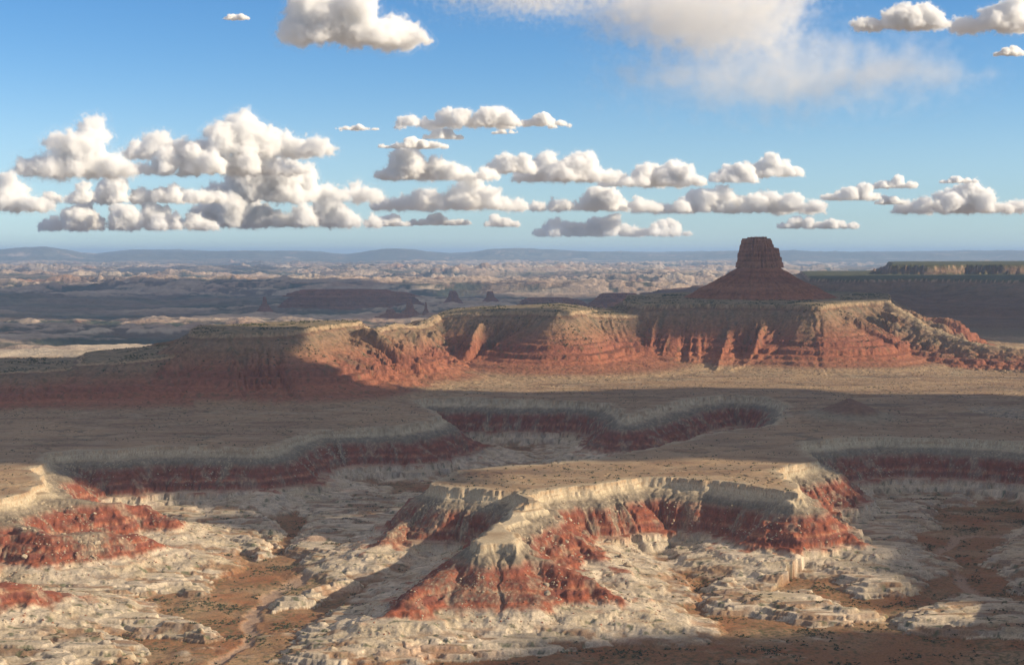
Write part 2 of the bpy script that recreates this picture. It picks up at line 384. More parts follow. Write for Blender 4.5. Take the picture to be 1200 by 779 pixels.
            # fraction of height left, as a function of distance: cap cliff, talus, ledge band, lower spurs, pediment
            fr = np.interp(dd, [0, 6, 60, 120, 150, 158, 195, 203, 255, 330, 420, 560],
                               [1, .985, .74, .53, .46, .385, .335, .255, .165, .09, .03, 0])
            fr = fr - (M['cap'] / zt) * ss(0, 3.5 * w, d + 5 * fbm(s / 12, d / 50, 2, 171)) * ss(260, 60, dd)
            h = zt * np.clip(fr, 0, 2)
            h = np.where(d < 0, zt + 4 * n1[m] + 1.0 * n2[m] - 2.5 * ss(30, 0, -d), h)
            cd = cdist[m]
            h = h * ss(-2, -70, cd)
            consider(np.where((fr > 0) & (cd < -2), h, -999), zt, s, d, (d < 0).astype(np.float32))
        for i, (pts, slope, w) in enumerate(MR):
            dr, cz = ridge_z(wx, wy, pts)
            g = (ridged(X / 60, Y / 60, 3, 181) - .5) * 34 * ss(5, 100, dr)
            h = cz - np.maximum(dr - w, 0) * slope - g + 5 * fbm(X / 25, Y / 25, 2, 183)
            h = np.where(h < 45, 45 + (h - 45) * .5, h)
            consider(h, cz + 0 * h, X + Y, dr, 0 * h)
        zz = np.maximum(best, 0)
        # strata benches in the lower half
        rl = zz / ztop
        on = (best > 3) & (ontop < .5)
        amp = ss(3, 20, zz) * ss(.75, .5, rl)
        q = 13.0; st = np.floor((zz + 2 * n1[m]) / q) * q; f2 = (zz + 2 * n1[m] - st) / q
        stepped = st + q * ss(.45, .8, f2) - 2 * n1[m]
        zz2 = np.where(on, lerp(zz, stepped, amp * .55), best)
        zz2 = zz2 + np.where(on, 3.4 * fbm(X / 26, Y / 26, 4, 191) - 3.0 * (ridged(arc / 16, dist / 160, 2, 192) - .5) * ss(.95, .8, rl), 0)
        zs = zz2 + 3 * n1[m] + 2 * n2[m]
        band = perlin(zs / 5.5, X / 2000, 193) * .6 + perlin(zs / 2.2, X / 1500, 194) * .4
        spur = cmap(rl, [(0, SANDY * .95), (.05, TAN * .75), (.10, C(.27,.12,.07)), (.2, C(.30,.115,.065)), (.42, C(.25,.095,.06)), (.55, C(.27,.125,.075)),
                         (.7, C(.25,.145,.088)), (.86, C(.23,.155,.10)), (.915, C(.20,.115,.072)), (.94, C(.40,.29,.18)), (.975, C(.33,.22,.135)), (1, C(.36,.27,.17))])
        spur = spur * (1 + .30 * band * ss(.02, .15, rl))[..., None]
        rub = ss(.0, .5, fbm(arc / 40, dist / 300, 3, 195) + .4 * n2[m])
        spur = mix(spur, C(.155,.125,.085), rub * ss(.25, .6, rl) * ss(.95, .88, rl) * .75)
        spur = mix(spur, SCRUB, ss(.12, .45, fbm(X / 16, Y / 16, 3, 196)) * .45)
        topc = mix(np.broadcast_to(C(.27,.20,.125), spur.shape), SCRUB * .9, ss(-.1, .35, fbm(X / 28, Y / 28, 3, 197)) * .75)
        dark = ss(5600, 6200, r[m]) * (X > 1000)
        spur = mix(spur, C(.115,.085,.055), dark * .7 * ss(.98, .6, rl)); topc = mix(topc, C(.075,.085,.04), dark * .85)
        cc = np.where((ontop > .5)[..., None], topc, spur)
        kk = ss(2, 9, zz)
        # pale badland aprons at the foot
        apr = ss(.1, .4, fbm(X / 80, Y / 40, 3, 198)) * ss(14, 3, zz) * ss(0.2, 2, best)
        base = mix(col[m], CREAM * .75, apr * .6)
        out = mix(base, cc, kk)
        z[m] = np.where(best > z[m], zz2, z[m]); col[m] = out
        rough[m] = np.maximum(rough[m], kk)
    # small cone hill & pale flats on the bench
    cx, cy = P(996, 489)
    dcn = np.hypot((x - cx), (y - cy) * .8) + 7 * n2
    hc = 42 - dcn * .46; hc = np.where(hc < 10, 10 * np.exp((hc - 10) / 16), hc)
    k = (dcn < 230) & (r < 4200)
    col = np.where((k & (hc > .5))[..., None], mix(col, mix(np.broadcast_to(CREAM * .6, col.shape), C(.21,.12,.08), ss(9, 20, hc + 2 * n3)), ss(1, 8, hc)), col)
    z = np.where(k, z + hc * ss(230, 150, dcn) , z)
    fx, fy = P(1190, 482)
    fl = ss(1, .6, np.hypot((x - fx) / 110, (y - fy) / 170) + .35 * n2) * (r < 4200)
    col = mix(col, mix(np.broadcast_to(CREAM * .8, col.shape), GREY * .6, ss(-.1, .3, fbm(x / 14, y / 14, 3, 203))), fl * .8)
    z = z - 5 * fl + 2 * fl * billow(x / 20, y / 20, 2, 205)
    # ================= beyond the mesas: slickrock badlands out to the far plateaus
    t = ss(4700, 6000, r + 300 * n1) * (z < 30) * np.where(x > 1000, ss(8200, 9500, r), 1)
    sel = t > 0
    if sel.any():
        X, Y, rr = x[sel], y[sel], r[sel]
        big = fbm(X / 5200, Y / 3600, 3, 211); md = fbm(X / 1500, Y / 900, 4, 213)
        wv = fbm(X / 2600, Y / 1800, 3, 239)
        dome = lerp(billow(X / 430 + 2 * wv, Y / 300 + 2 * wv, 3, 215, .5), billow(X / 1300 + wv, Y / 700, 4, 240, .5), ss(-.1, .3, wv))
        plat = ss(.02, .07, fbm(X / 6500, Y / 2300, 5, 241)) + ss(.16, .20, fbm(X / 6500, Y / 2300, 5, 241))
        field = ss(-.10, .2, .6 * big + 1.1 * fbm(X / 7000 + 5, Y / 3800, 3, 224) + .6 * md + .5 * ss(6400, 5600, rr) * (X < 0) + .25 * fbm(X / 4000, Y / 1200, 3, 216))
        knob = ss(13000, 19000, rr) 
        zf = -70 + 45 * md + field * (18 + 34 * knob) * (dome * 2.0) + 12 * fbm(X / 120, Y / 120, 3, 217) + 46 * plat * ss(9000, 14000, rr)
        strat = perlin(zf / 12, X / 6000, 218)
        stone = mix(np.broadcast_to(C(.40,.30,.225), X.shape + (3,)), C(.36,.20,.13), ss(.05, .6, fbm(X / 1300, Y / 900, 3, 219)))
        stone = mix(stone, WHITE * 1.0, np.clip(ss(.0, .45, fbm(X / 900, Y / 500, 3, 220)) * .7 + ss(6400, 5600, rr) * (X < 0), 0, 1)) * (1 + .2 * strat)[..., None]
        soil = mix(np.broadcast_to(C(.13,.095,.075), stone.shape), C(.055,.065,.05), ss(-.2, .3, fbm(X / 700, Y / 500, 3, 221)))
        pock = ss(.2, .36, dome * .8 + .6 * md + .25 * fbm(X / 90, Y / 90, 3, 222) - .1 + .5 * wv)
        cf = mix(soil, stone, np.clip(pock * (.25 + .75 * field), 0, 1))
        # far table lands on the skyline
        hb = fbm(X / 9000, 0 * X + 3.3, 3, 231); hb2 = fbm(X / 3000, 0 * X + 7.1, 3, 233)
        hm = np.interp(rr + 2600 * fbm(X / 2500, Y / 2500, 4, 235), [44000, 49000, 52000, 53500, 56000, 70000], [0, 90, 150, 330, 380, 400])
        px = X / Y * F + 600
        pk = lambda c, w: np.exp(-((px - c) / w) ** 2)
        hm = hm * (1 + .30 * hb + .12 * hb2 + .30 * pk(45, 40) + .34 * pk(465, 36) + .30 * pk(610, 50) + .12 * pk(730, 20) + .12 * pk(930, 18) - .45 * pk(108, 30) - .35 * pk(405, 25) - .2 * pk(530, 30) - .15 * pk(800, 60))
        hm = hm * (1 + .10 * fbm(X / 1400, Y / 2500, 4, 236)) + 26 * fbm(X / 600, Y / 900, 4, 237) * ss(45000, 50000, rr)
        kf = ss(44000, 48000, rr)
        zf = lerp(zf, zf * .3 + hm, kf)
        cf = mix(cf, C(.085,.085,.055), ss(46000, 50000, rr) * .85 * ss(.38, .12, fbm(X / 1500, Y / 900, 4, 238)))
        tt = t[sel][..., None]
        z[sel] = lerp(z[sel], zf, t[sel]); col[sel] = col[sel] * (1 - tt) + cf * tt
        rough[sel] = np.maximum(rough[sel], t[sel])
    return z, np.clip(col, .01, .9), rough

# ------------------------------------------------------------------ material and mesh helpers
def nodes(name):
    m = bpy.data.materials.new(name); m.use_nodes = True
    nt = m.node_tree; b = nt.nodes['Principled BSDF']
    b.inputs['Roughness'].default_value = .95
    b.inputs['Specular IOR Level'].default_value = .08
    return m, nt, b
def add(nt, t, **k):
    n = nt.nodes.new(t)
    for a, v in k.items(): setattr(n, a, v)
    return n
def terrain_material(name, s1, s2, bump, dist):
    m, nt, b = nodes(name)
    at = add(nt, 'ShaderNodeAttribute', attribute_name='rock')
    geo = add(nt, 'ShaderNodeNewGeometry')
    n = add(nt, 'ShaderNodeTexNoise'); n.inputs['Scale'].default_value = s1; n.inputs['Detail'].default_value = 7; n.inputs['Roughness'].default_value = .62
    nt.links.new(geo.outputs['Position'], n.inputs['Vector'])
    v = add(nt, 'ShaderNodeTexVoronoi'); v.inputs['Scale'].default_value = s2
    nt.links.new(geo.outputs['Position'], v.inputs['Vector'])
    mr = add(nt, 'ShaderNodeMapRange'); mr.inputs['From Min'].default_value = .3; mr.inputs['From Max'].default_value = .7
    mr.inputs['To Min'].default_value = .72; mr.inputs['To Max'].default_value = 1.26
    nt.links.new(n.outputs['Fac'], mr.inputs['Value'])
    mx = add(nt, 'ShaderNodeVectorMath', operation='SCALE')
    nt.links.new(at.outputs['Color'], mx.inputs[0]); nt.links.new(mr.outputs[0], mx.inputs['Scale'])
    nt.links.new(mx.outputs[0], b.inputs['Base Color'])
    ad = add(nt, 'ShaderNodeMath', operation='ADD'); nt.links.new(n.outputs['Fac'], ad.inputs[0])
    mu = add(nt, 'ShaderNodeMath', operation='MULTIPLY'); mu.inputs[1].default_value = .25
    nt.links.new(v.outputs['Distance'], mu.inputs[0]); nt.links.new(mu.outputs[0], ad.inputs[1])
    bp = add(nt, 'ShaderNodeBump'); bp.inputs['Strength'].default_value = bump; bp.inputs['Distance'].default_value = dist
    nt.links.new(ad.outputs[0], bp.inputs['Height']); nt.links.new(bp.outputs[0], b.inputs['Normal'])
    return m
def grid_mesh(name, V, nr, nc, col, mat, kind=None, close=False):
    me = bpy.data.meshes.new(name)
    i = np.arange(nr - 1)[:, None] * nc; j = np.arange(nc - (0 if close else 1))[None, :]
    j2 = (j + 1) % nc
    a = i + j; b = i + j2; c = i + nc + j2; d = i + nc + j
    Fc = np.stack([a, b, c, d], -1).reshape(-1, 4).astype(np.int32)
    me.vertices.add(len(V)); me.vertices.foreach_set('co', V.astype(np.float32).ravel())
    me.loops.add(Fc.size); me.loops.foreach_set('vertex_index', Fc.ravel())
    me.polygons.add(len(Fc)); me.polygons.foreach_set('loop_start', np.arange(0, Fc.size, 4, dtype=np.int32))
    me.polygons.foreach_set('loop_total', np.full(len(Fc), 4, np.int32))
    me.update(calc_edges=True)
    if col is not None:
        at = me.attributes.new('rock', 'FLOAT_COLOR', 'POINT')
        at.data.foreach_set('color', np.concatenate([col, np.ones((len(col), 1), np.float32)], 1).astype(np.float32).ravel())
    me.materials.append(mat)
    o = bpy.data.objects.new(name, me); COL.objects.link(o)
    if kind: o['kind'] = kind
    return o
def chunked(x, y, n=400000):
    zs, cs, rs = [], [], []
    for i in range(0, x.size, n):
        a, b, c = terrain(x[i:i + n], y[i:i + n]); zs.append(a); cs.append(b); rs.append(c)
    return np.concatenate(zs), np.concatenate(cs), np.concatenate(rs)

M_NEAR = terrain_material('layered_rock', .42, .5, .4, .9)
M_MID = terrain_material('mesa_rock', .09, .12, .8, 6.0)
M_FAR = terrain_material('badland_rock', .012, .015, .8, 40.0)

_ico = {}
def ico(sub):
    if sub not in _ico:
        import bmesh
        bm = bmesh.new(); bmesh.ops.create_icosphere(bm, subdivisions=sub, radius=1)
        _ico[sub] = (np.array([v.co[:] for v in bm.verts], np.float32), np.array([[v.index for v in f.verts] for f in bm.faces], np.int32)); bm.free()
    return _ico[sub]
def tri_mesh(name, V, T, mat):
    me = bpy.data.meshes.new(name)
    me.vertices.add(len(V)); me.vertices.foreach_set('co', V.astype(np.float32).ravel())
    me.loops.add(T.size); me.loops.foreach_set('vertex_index', T.ravel().astype(np.int32))
    me.polygons.add(len(T)); me.polygons.foreach_set('loop_start', np.arange(0, T.size, 3, dtype=np.int32)); me.polygons.foreach_set('loop_total', np.full(len(T), 3, np.int32))
    me.polygons.foreach_set('use_smooth', np.ones(len(T), bool))
    me.update(calc_edges=True); me.materials.append(mat)
    o = bpy.data.objects.new(name, me); COL.objects.link(o)
    return o

# ------------------------------------------------------------------ the land
Q_ = 1.0
NA = int(1250 / Q_)
ang = np.linspace(-R(24.5), R(24.5), NA)
tan_a = np.tan(ang)
def fan(name, d0, rows, mat):
    yy = np.asarray(rows)
    Y = np.repeat(yy[:, None], NA, 1); X = Y * tan_a[None, :]
    z, c, r = chunked(X.ravel(), Y.ravel())
    V = np.stack([X.ravel(), Y.ravel(), z], -1)
    return grid_mesh(name, V, len(yy), NA, c, mat, 'structure')
r_near = np.arange(1150, 2800 + .1, 1.9 * Q_); r_near[-1] = 2800
r_mid = np.arange(2800, 6400 + .1, 4.6 * Q_); r_mid[-1] = 6400
r_far = np.exp(np.linspace(math.log(6400), math.log(72000), int(620 / Q_)))
fan('terrain', 0, r_near, M_NEAR)
fan('mesa_terrain', 0, r_mid, M_MID)
fan('distant_terrain', 0, r_far, M_FAR)
# the rest of the land, all the way round, coarser
def ring(name, rows, a0, a1, na):
    an = np.linspace(a0, a1, na); rr = np.asarray(rows)
    Rr = np.repeat(rr[:, None], na, 1)
    X = Rr * np.sin(an)[None]; Y = Rr * np.cos(an)[None]
    z = 3 * fbm(X / 260, Y / 260, 3, 1) - 3 - 60 * ss(4800, 7000, Rr)
    c = np.broadcast_to(SAND, (X.size, 3)).astype(np.float32)
    V = np.stack([X.ravel(), Y.ravel(), z.ravel()], -1)
    grid_mesh(name, V, len(rr), na, c, M_FAR, 'structure')
ring('ground', np.exp(np.linspace(math.log(60), math.log(160000), 120)), R(24.6), R(335.4), 180)
yy = np.array([60, 400, 800, 1151.]); Y = np.repeat(yy[:, None], 60, 1); X = Y * np.tan(np.linspace(-R(24.6), R(24.6), 60))[None]
grid_mesh('near_ground', np.stack([X.ravel(), Y.ravel(), 0 * X.ravel() - 96 + (Y.ravel() < 500) * 60], -1), 4, 60, np.broadcast_to(C(.15,.095,.07), (X.size, 3)), M_NEAR, 'structure')
yy = np.array([71500, 90000, 160000.]); Y = np.repeat(yy[:, None], 60, 1); X = Y * np.tan(np.linspace(-R(24.6), R(24.6), 60))[None]
grid_mesh('far_ground', np.stack([X.ravel(), Y.ravel(), 0 * X.ravel() + 40], -1), 3, 60, np.broadcast_to(C(.08,.08,.05), (X.size, 3)), M_FAR, 'structure')

# ------------------------------------------------------------------ free-standing buttes
def tag(o, label, cat, group=None):
    o['label'] = label; o['category'] = cat
    if group: o['group'] = group
    return o
def outline(th, spec):           # radius multiplier of the rock plan by angle
    t = 0 * th + 1
    for k, a, p in spec: t = t + a * np.cos(k * th + p)
    return t
M_TOWER = terrain_material('tower_rock', .10, .16, .8, 5.0)
def butte(name, label, cat, px, D, zbase, zfoot, ztop, half_w, foot_w, seed, squash=1.0, nth=420, notch=None, tone=(1, 1, 1), group=None, spec=None):
    """rock shaft on a talus cone; half_w = shaft half width, foot_w = talus half width"""
    th = np.linspace(0, 2 * np.pi, nth, endpoint=False)
    spec = spec or [(2, .10, seed), (3, .07, seed * 2.1), (4, .06, seed * .7), (7, .03, seed * 3)]
    ol = outline(th, spec)
    rows = []
    # t: 0 foot .. 1 = talus top ; 1..2 = shaft ; 2..3 = top
    T = np.concatenate([np.linspace(0, 1, 70), np.linspace(1.01, 2, 90), np.linspace(2.01, 3, 24)])
    cx, cy = Q(px, D)
    Hs = ztop - zfoot; out = []; cc = []
    for t in T:
        if t <= 1:
            rr = (foot_w * (1 - t) ** 1.15 + half_w * 1.08 * (1 - (1 - t) ** 1.15)) + 0 * th; z0 = zbase + (zfoot - zbase) * t
            g = ridged(th * foot_w / 60, 0 * th + t * 1.2 + seed, 3, 7) - .5
            rr = rr * (ol * .5 + .5) + g * foot_w * .10 * min(1, (1 - t) * 3) * min(1, t * 6 + .3)
            # horizontal ledges in the talus
            z = z0 + 0 * th + (3 if 0 < t < .95 else 0) * perlin(th * 3, 0 * th + t * 9, seed)
            rel = t
            c = cmap(0 * th + t, [(0, C(.25,.12,.075)), (.3, C(.25,.105,.06)), (.5, C(.27,.125,.075)), (.7, C(.23,.095,.055)), (1, C(.25,.105,.06))])
            c = c * (1 + .25 * perlin(0 * th + t * 14, th * .6, 3) + .2 * fbm(th * 14, 0 * th + t * 10, 3, 4))[:, None]
        elif t <= 2:
            u = t - 1
            z = zfoot + Hs * u + 0 * th
            led = np.interp(u, [0, .18, .2, .5, .52, .78, .8, .93, .95, 1], [1.10, 1.05, 1.0, .97, .93, .90, .84, .82, .78, .76])
            col_ = .12 * ridged(th * 5.0, 0 * th + u * .6, 3, int(seed) + 11) + .045 * perlin(th * 16, 0 * th + u * 2.2, 13)
            # each column of rock breaks off at its own height
            cut = .045 * ss(.0, .3, u - (.62 + .5 * perlin(th * 3.5, 0 * th + 5.5, 17)))
            shl = ss(.2, .8, np.cos(th)) * ss(.66, .70, u) * .22 + ss(.35, .8, np.cos(th)) * ss(.36, .38, u) * .05
            rr = half_w * led * ol * (1 - .06 + col_ - cut) * (1 - shl + .05 * ss(-.2, -.8, np.cos(th)) * u)
            c = cmap(0 * th + u, [(0, C(.31,.145,.085)), (.5, C(.28,.12,.07)), (1, C(.32,.15,.09))])
            c = c * (1 + .28 * perlin(0 * th + u * 11, th * .5, 19) + .15 * perlin(th * 9, 0 * th + u * 1.5, 23))[:, None]
        else:
            u = t - 2
            rr = half_w * .76 * ol * (1 - u) * (1 - .27 * ss(.2, .8, np.cos(th)) + .02)
            z = ztop + 0 * th + Hs * .05 * fbm(np.cos(th) * rr / half_w * 4 + 9, np.sin(th) * rr / half_w * 4, 3, 29) * (1 if u < .97 else 0)
            if notch is not None: z = z + notch(np.cos(th) * rr / half_w) * Hs
            c = np.broadcast_to(C(.24,.11,.07), (nth, 3)) * 1.0
        out.append(np.stack([cx * 0 + rr * np.cos(th), rr * np.sin(th) * squash, z], -1)); cc.append(c)
    V = np.concatenate(out); c = np.concatenate(cc).astype(np.float32) * np.array(tone, np.float32)
    o = grid_mesh(name, V, len(T), nth, c, M_TOWER, None, close=True)
    o.location = (cx, cy, 0)
    tag(o, label, cat, group)
    return o
butte('rock_tower', 'tall dark red rock tower with a blocky flat top above a conical slope', 'butte',
      888, 5200, 160, 294, 402, 70, 310, 2.0, squash=1.1, nth=620,
      notch=lambda u: np.where(np.abs(u + .05) < .42, .035, -.03),
      spec=[(2, .04, 1.0), (3, .04, .4), (4, .07, .3), (7, .02, 1), (11, .015, 2)])
FB = 'small buttes far out on the plain'
for (lab, px, D, zb, zf, zt, hw, fw, sd, sq) in [
    ('long low dark red mesa with a flat top far out on the plain', 414, 10200, -60, 32, 84, 395, 520, 1.0, .42),
    ('dark blocky butte on the far plain, first to the right of the long low mesa', 531, 10500, -60, 22, 66, 38, 110, 3.3, 1),
    ('smaller dark blocky butte on the far plain, second right of the long low mesa', 575, 10500, -60, 22, 62, 30, 120, 4.1, 1),
    ('small pointed red butte standing on the plain beside a thin spire', 480, 8600, -60, 10, 52, 20, 120, 5.2, 1),
    ('thin rock spire standing beside the small pointed red butte', 499, 8700, -60, 4, 44, 7, 40, 6.6, 1),
    ('low red mound with a sharp crest, left of the pointed butte and spire', 458, 8300, -60, -6, 18, 26, 170, 7.7, 1),
    ('lone dark rock pillar on the plain left of the long low mesa', 310, 9800, -60, 0, 42, 14, 60, 8.1, 1),
    ('low broad dark mesa far off, left of the tall rock tower', 728, 9600, -60, 36, 74, 170, 330, 9.4, .5),
    ('low dark ledge with a stepped top left of the mesa behind the saddle', 648, 9900, -60, 2, 34, 210, 300, 10.3, .4)]:
    butte('butte', lab, 'butte', px, D, zb, zf, zt, hw, fw, sd, sq, nth=200, tone=(.8, .72, .8), group=FB)


# ------------------------------------------------------------------ shrubs and fallen rock
def lump(sub, seed, flat=1.0, rough=.35, block=0.0):
    v, t = ico(sub)
    r = np.random.default_rng(seed)
    if block:
        v = np.sign(v) * np.abs(v) ** block
    v = v * (1 + rough * (r.random((len(v), 1)) - .5) * 2)
    v = v * np.array([1, .8 + .3 * r.random(), flat])
    return v.astype(np.float32), t
def simple_mat(name, c1, c2, sc):
    m, nt, b = nodes(name)
    n = add(nt, 'ShaderNodeTexNoise'); n.inputs['Scale'].default_value = sc; n.inputs['Detail'].default_value = 4
    g = add(nt, 'ShaderNodeNewGeometry'); nt.links.new(g.outputs['Position'], n.inputs['Vector'])
    cr = add(nt, 'ShaderNodeValToRGB'); cr.color_ramp.elements[0].position = .35; cr.color_ramp.elements[1].position = .65
    cr.color_ramp.elements[0].color = c1 + (1,); cr.color_ramp.elements[1].color = c2 + (1,)
    nt.links.new(n.outputs['Fac'], cr.inputs[0]); nt.links.new(cr.outputs[0], b.inputs['Base Color'])
    return m
M_SHRUB = simple_mat('juniper_leaves', (.035, .045, .022), (.085, .09, .045), .6)
M_SAGE = simple_mat('sagebrush', (.05, .055, .032), (.12, .12, .07), .4)
M_STONE = simple_mat('fallen_rock', (.30, .235, .16), (.52, .42, .30), .3)
M_REDSTONE = simple_mat('red_rock', (.20, .07, .04), (.34, .14, .08), .3)
def leafy(seed):                 # crown of leaf clumps with gaps
    r = np.random.default_rng(seed); Vs, Ts, o = [], [], 0
    for k in range(9):
        v, t = lump(1, seed * 31 + k, .8, .5)
        c = r.normal(size=3) * np.array([.45, .45, .22]) + np.array([0, 0, .55])
        Vs.append(v * (.28 + .22 * r.random()) + c); Ts.append(t + o); o += len(v)
    return np.concatenate(Vs), np.concatenate(Ts)
def sample(nwant, test, box, seed):
    r = np.random.default_rng(seed); X, Y, Z = [], [], []; got = 0
    for _ in range(30):
        x = r.uniform(box[0], box[1], 60000).astype(np.float32); y = r.uniform(box[2], box[3], 60000).astype(np.float32)
        k = np.abs(x) < y * .40; x = x[k]; y = y[k]
        z, c, _r = terrain(x, y); e = 2.5
        k = test(x, y, z, .26 + 0 * z, c, r); x, y, z, c = x[k], y[k], z[k], c[k]
        if len(x) > 2.5 * nwant: x, y, z, c = [q[:int(2.5 * nwant)] for q in (x, y, z, c)]
        if len(x) == 0: continue
        zx, _, _ = terrain(x + e, y); zy, _, _ = terrain(x, y + e)
        sl = np.hypot(zx - z, zy - z) / e
        k = test(x, y, z, sl, c, r)
        X.append(x[k]); Y.append(y[k]); Z.append(z[k]); got += k.sum()
        if got >= nwant: break
    return np.concatenate(X)[:nwant], np.concatenate(Y)[:nwant], np.concatenate(Z)[:nwant]
def scatter(name, pts, sizes, protos, mat, sink=.15):
    Vs, Ts, o = [], [], 0
    r = np.random.default_rng(5)
    for i, (x, y, z) in enumerate(zip(*pts)):
        v, t = protos[i % len(protos)]; a = r.random() * 6.28; c_, s_ = math.cos(a), math.sin(a)
        w = v @ np.array([[c_, s_, 0], [-s_, c_, 0], [0, 0, 1]]) * sizes[i]
        Vs.append(w + np.array([x, y, z - sizes[i] * sink])); Ts.append(t + o); o += len(v)
    ob = tri_mesh(name, np.concatenate(Vs), np.concatenate(Ts), mat)
    ob.data.polygons.foreach_set('use_smooth', np.zeros(len(ob.data.polygons), bool))
    ob['kind'] = 'stuff'; return ob
rr_ = np.random.default_rng(11)
leaf_protos = [leafy(k) for k in range(4)]
pl_test = lambda x, y, z, sl, c, r: (z > -4) & (z < 8) & (y < 2330) & (y > 2020) & (sl < .3) & (x / y * F + 600 > 505) & (x / y * F + 600 < 940)
px_, py_, pz_ = sample(150, pl_test, (-200, 480, 2020, 2330), 3)
first = None
lv, lt = leafy(3)
for i in range(len(px_)):
    if first is None:
        o = tri_mesh('shrub', lv, lt, M_SHRUB); first = o
        tag(o, 'small round dark shrub dotted on the sunlit top of the central plateau', 'shrub', 'shrubs on the central plateau top')
    else:
        o = first.copy(); COL.objects.link(o)
    k = .9 + 1.1 * rr_.random() ** 2
    o.location = (px_[i], py_[i], pz_[i] - .2); o.scale = (k * 1.25, k * 1.25, k); o.rotation_euler = (0, 0, rr_.random() * 6.28)
def big_stones(n, label, group, test, box, seed, smin, smax):
    X, Y, Z = sample(n, test, box, seed); v, t = lump(2, seed, .75, .10, .6); src = None
    for i in range(len(X)):
        if src is None:
            o = tri_mesh('boulder', v, t, M_STONE); src = o; tag(o, label, 'boulder', group)
            o.data.polygons.foreach_set('use_smooth', np.zeros(len(o.data.polygons), bool))
        else: o = src.copy(); COL.objects.link(o)
        k = smin + (smax - smin) * rr_.random() ** 2
        o.location = (X[i], Y[i], Z[i] + k * .2); o.scale = (k * (1 + rr_.random() * .5), k, k * (.7 + .4 * rr_.random())); o.rotation_euler = (rr_.random() * .5, rr_.random() * .5, rr_.random() * 6.28)
bx_ = lambda a, b: (lambda x, y: (x / y * F + 600 > a) & (x / y * F + 600 < b))
big_stones(45, 'pale fallen boulder lying on the sunlit right flank of the central spur', 'boulders on the flank of the central spur',
           lambda x, y, z, sl, c, r: (z < -16) & (z > -82) & bx_(628, 745)(x, y) & (y < 2090), (0, 220, 1640, 2100), 21, 1.6, 4.2)
big_stones(30, 'pale fallen boulder on the slope under the left headland', 'boulders under the left headland',
           lambda x, y, z, sl, c, r: (z < -16) & (z > -70) & bx_(-20, 110)(x, y), (-800, -450, 1700, 2100), 22, 1.5, 4)
big_stones(30, 'pale fallen boulder on the slope below the right corner of the central plateau', 'boulders below the plateau corner',
           lambda x, y, z, sl, c, r: (z < -16) & (z > -80) & bx_(935, 1020)(x, y) & (y < 2300), (380, 600, 1800, 2300), 23, 1.5, 3.8)
tl = sample(9000, lambda x, y, z, sl, c, r: (z < -15) & (z > -84) & (sl > .22) & (r.random(x.size) < ss(-.15, .4, fbm(x / 45, y / 45, 3, 301))), (-1100, 1100, 1500, 2750), 31)
scatter('talus_rubble', tl, .45 + 1.5 * rr_.random(len(tl[0])) ** 3.0, [lump(1, 40 + k, .7, .25) for k in range(5)], M_STONE)
tr_ = sample(3500, lambda x, y, z, sl, c, r: (z < -34) & (z > -80) & (sl > .25), (-900, 900, 1500, 2400), 33)
scatter('red_rubble', tr_, .4 + 1.3 * rr_.random(len(tr_[0])) ** 3.0, [lump(1, 60 + k, .7, .25) for k in range(5)], M_REDSTONE)
sg = sample(9000, lambda x, y, z, sl, c, r: (z < -80) & (sl < .35) & (y < 2750) & (c[:, 0] < .33) & (r.random(x.size) < ss(-.2, .45, fbm(x / 55, y / 55, 3, 303)) ** 1.3), (-1000, 1000, 1400, 2750), 35)
scatter('desert_scrub', sg, .5 + 1.3 * rr_.random(len(sg[0])) ** 2.2, leaf_protos, M_SAGE)
sb_ = sample(6000, lambda x, y, z, sl, c, r: (z > -6) & (z < 60) & (sl < .4) & (r.random(x.size) < ss(-.3, .4, fbm(x / 90, y / 60, 3, 305))), (-1500, 1600, 1800, 4200), 37)
scatter('bench_scrub', sb_, .5 + 1.2 * rr_.random(len(sb_[0])) ** 2.5, leaf_protos, M_SHRUB)
sm_ = sample(7000, lambda x, y, z, sl, c, r: (z > 60) & (r.random(x.size) < ss(-.2, .4, fbm(x / 120, y / 120, 3, 307))), (-1900, 1900, 3100, 5600), 39)
scatter('mesa_scrub', sm_, 1.0 + 2.2 * rr_.random(len(sm_[0])) ** 2.5, leaf_protos, M_SHRUB)

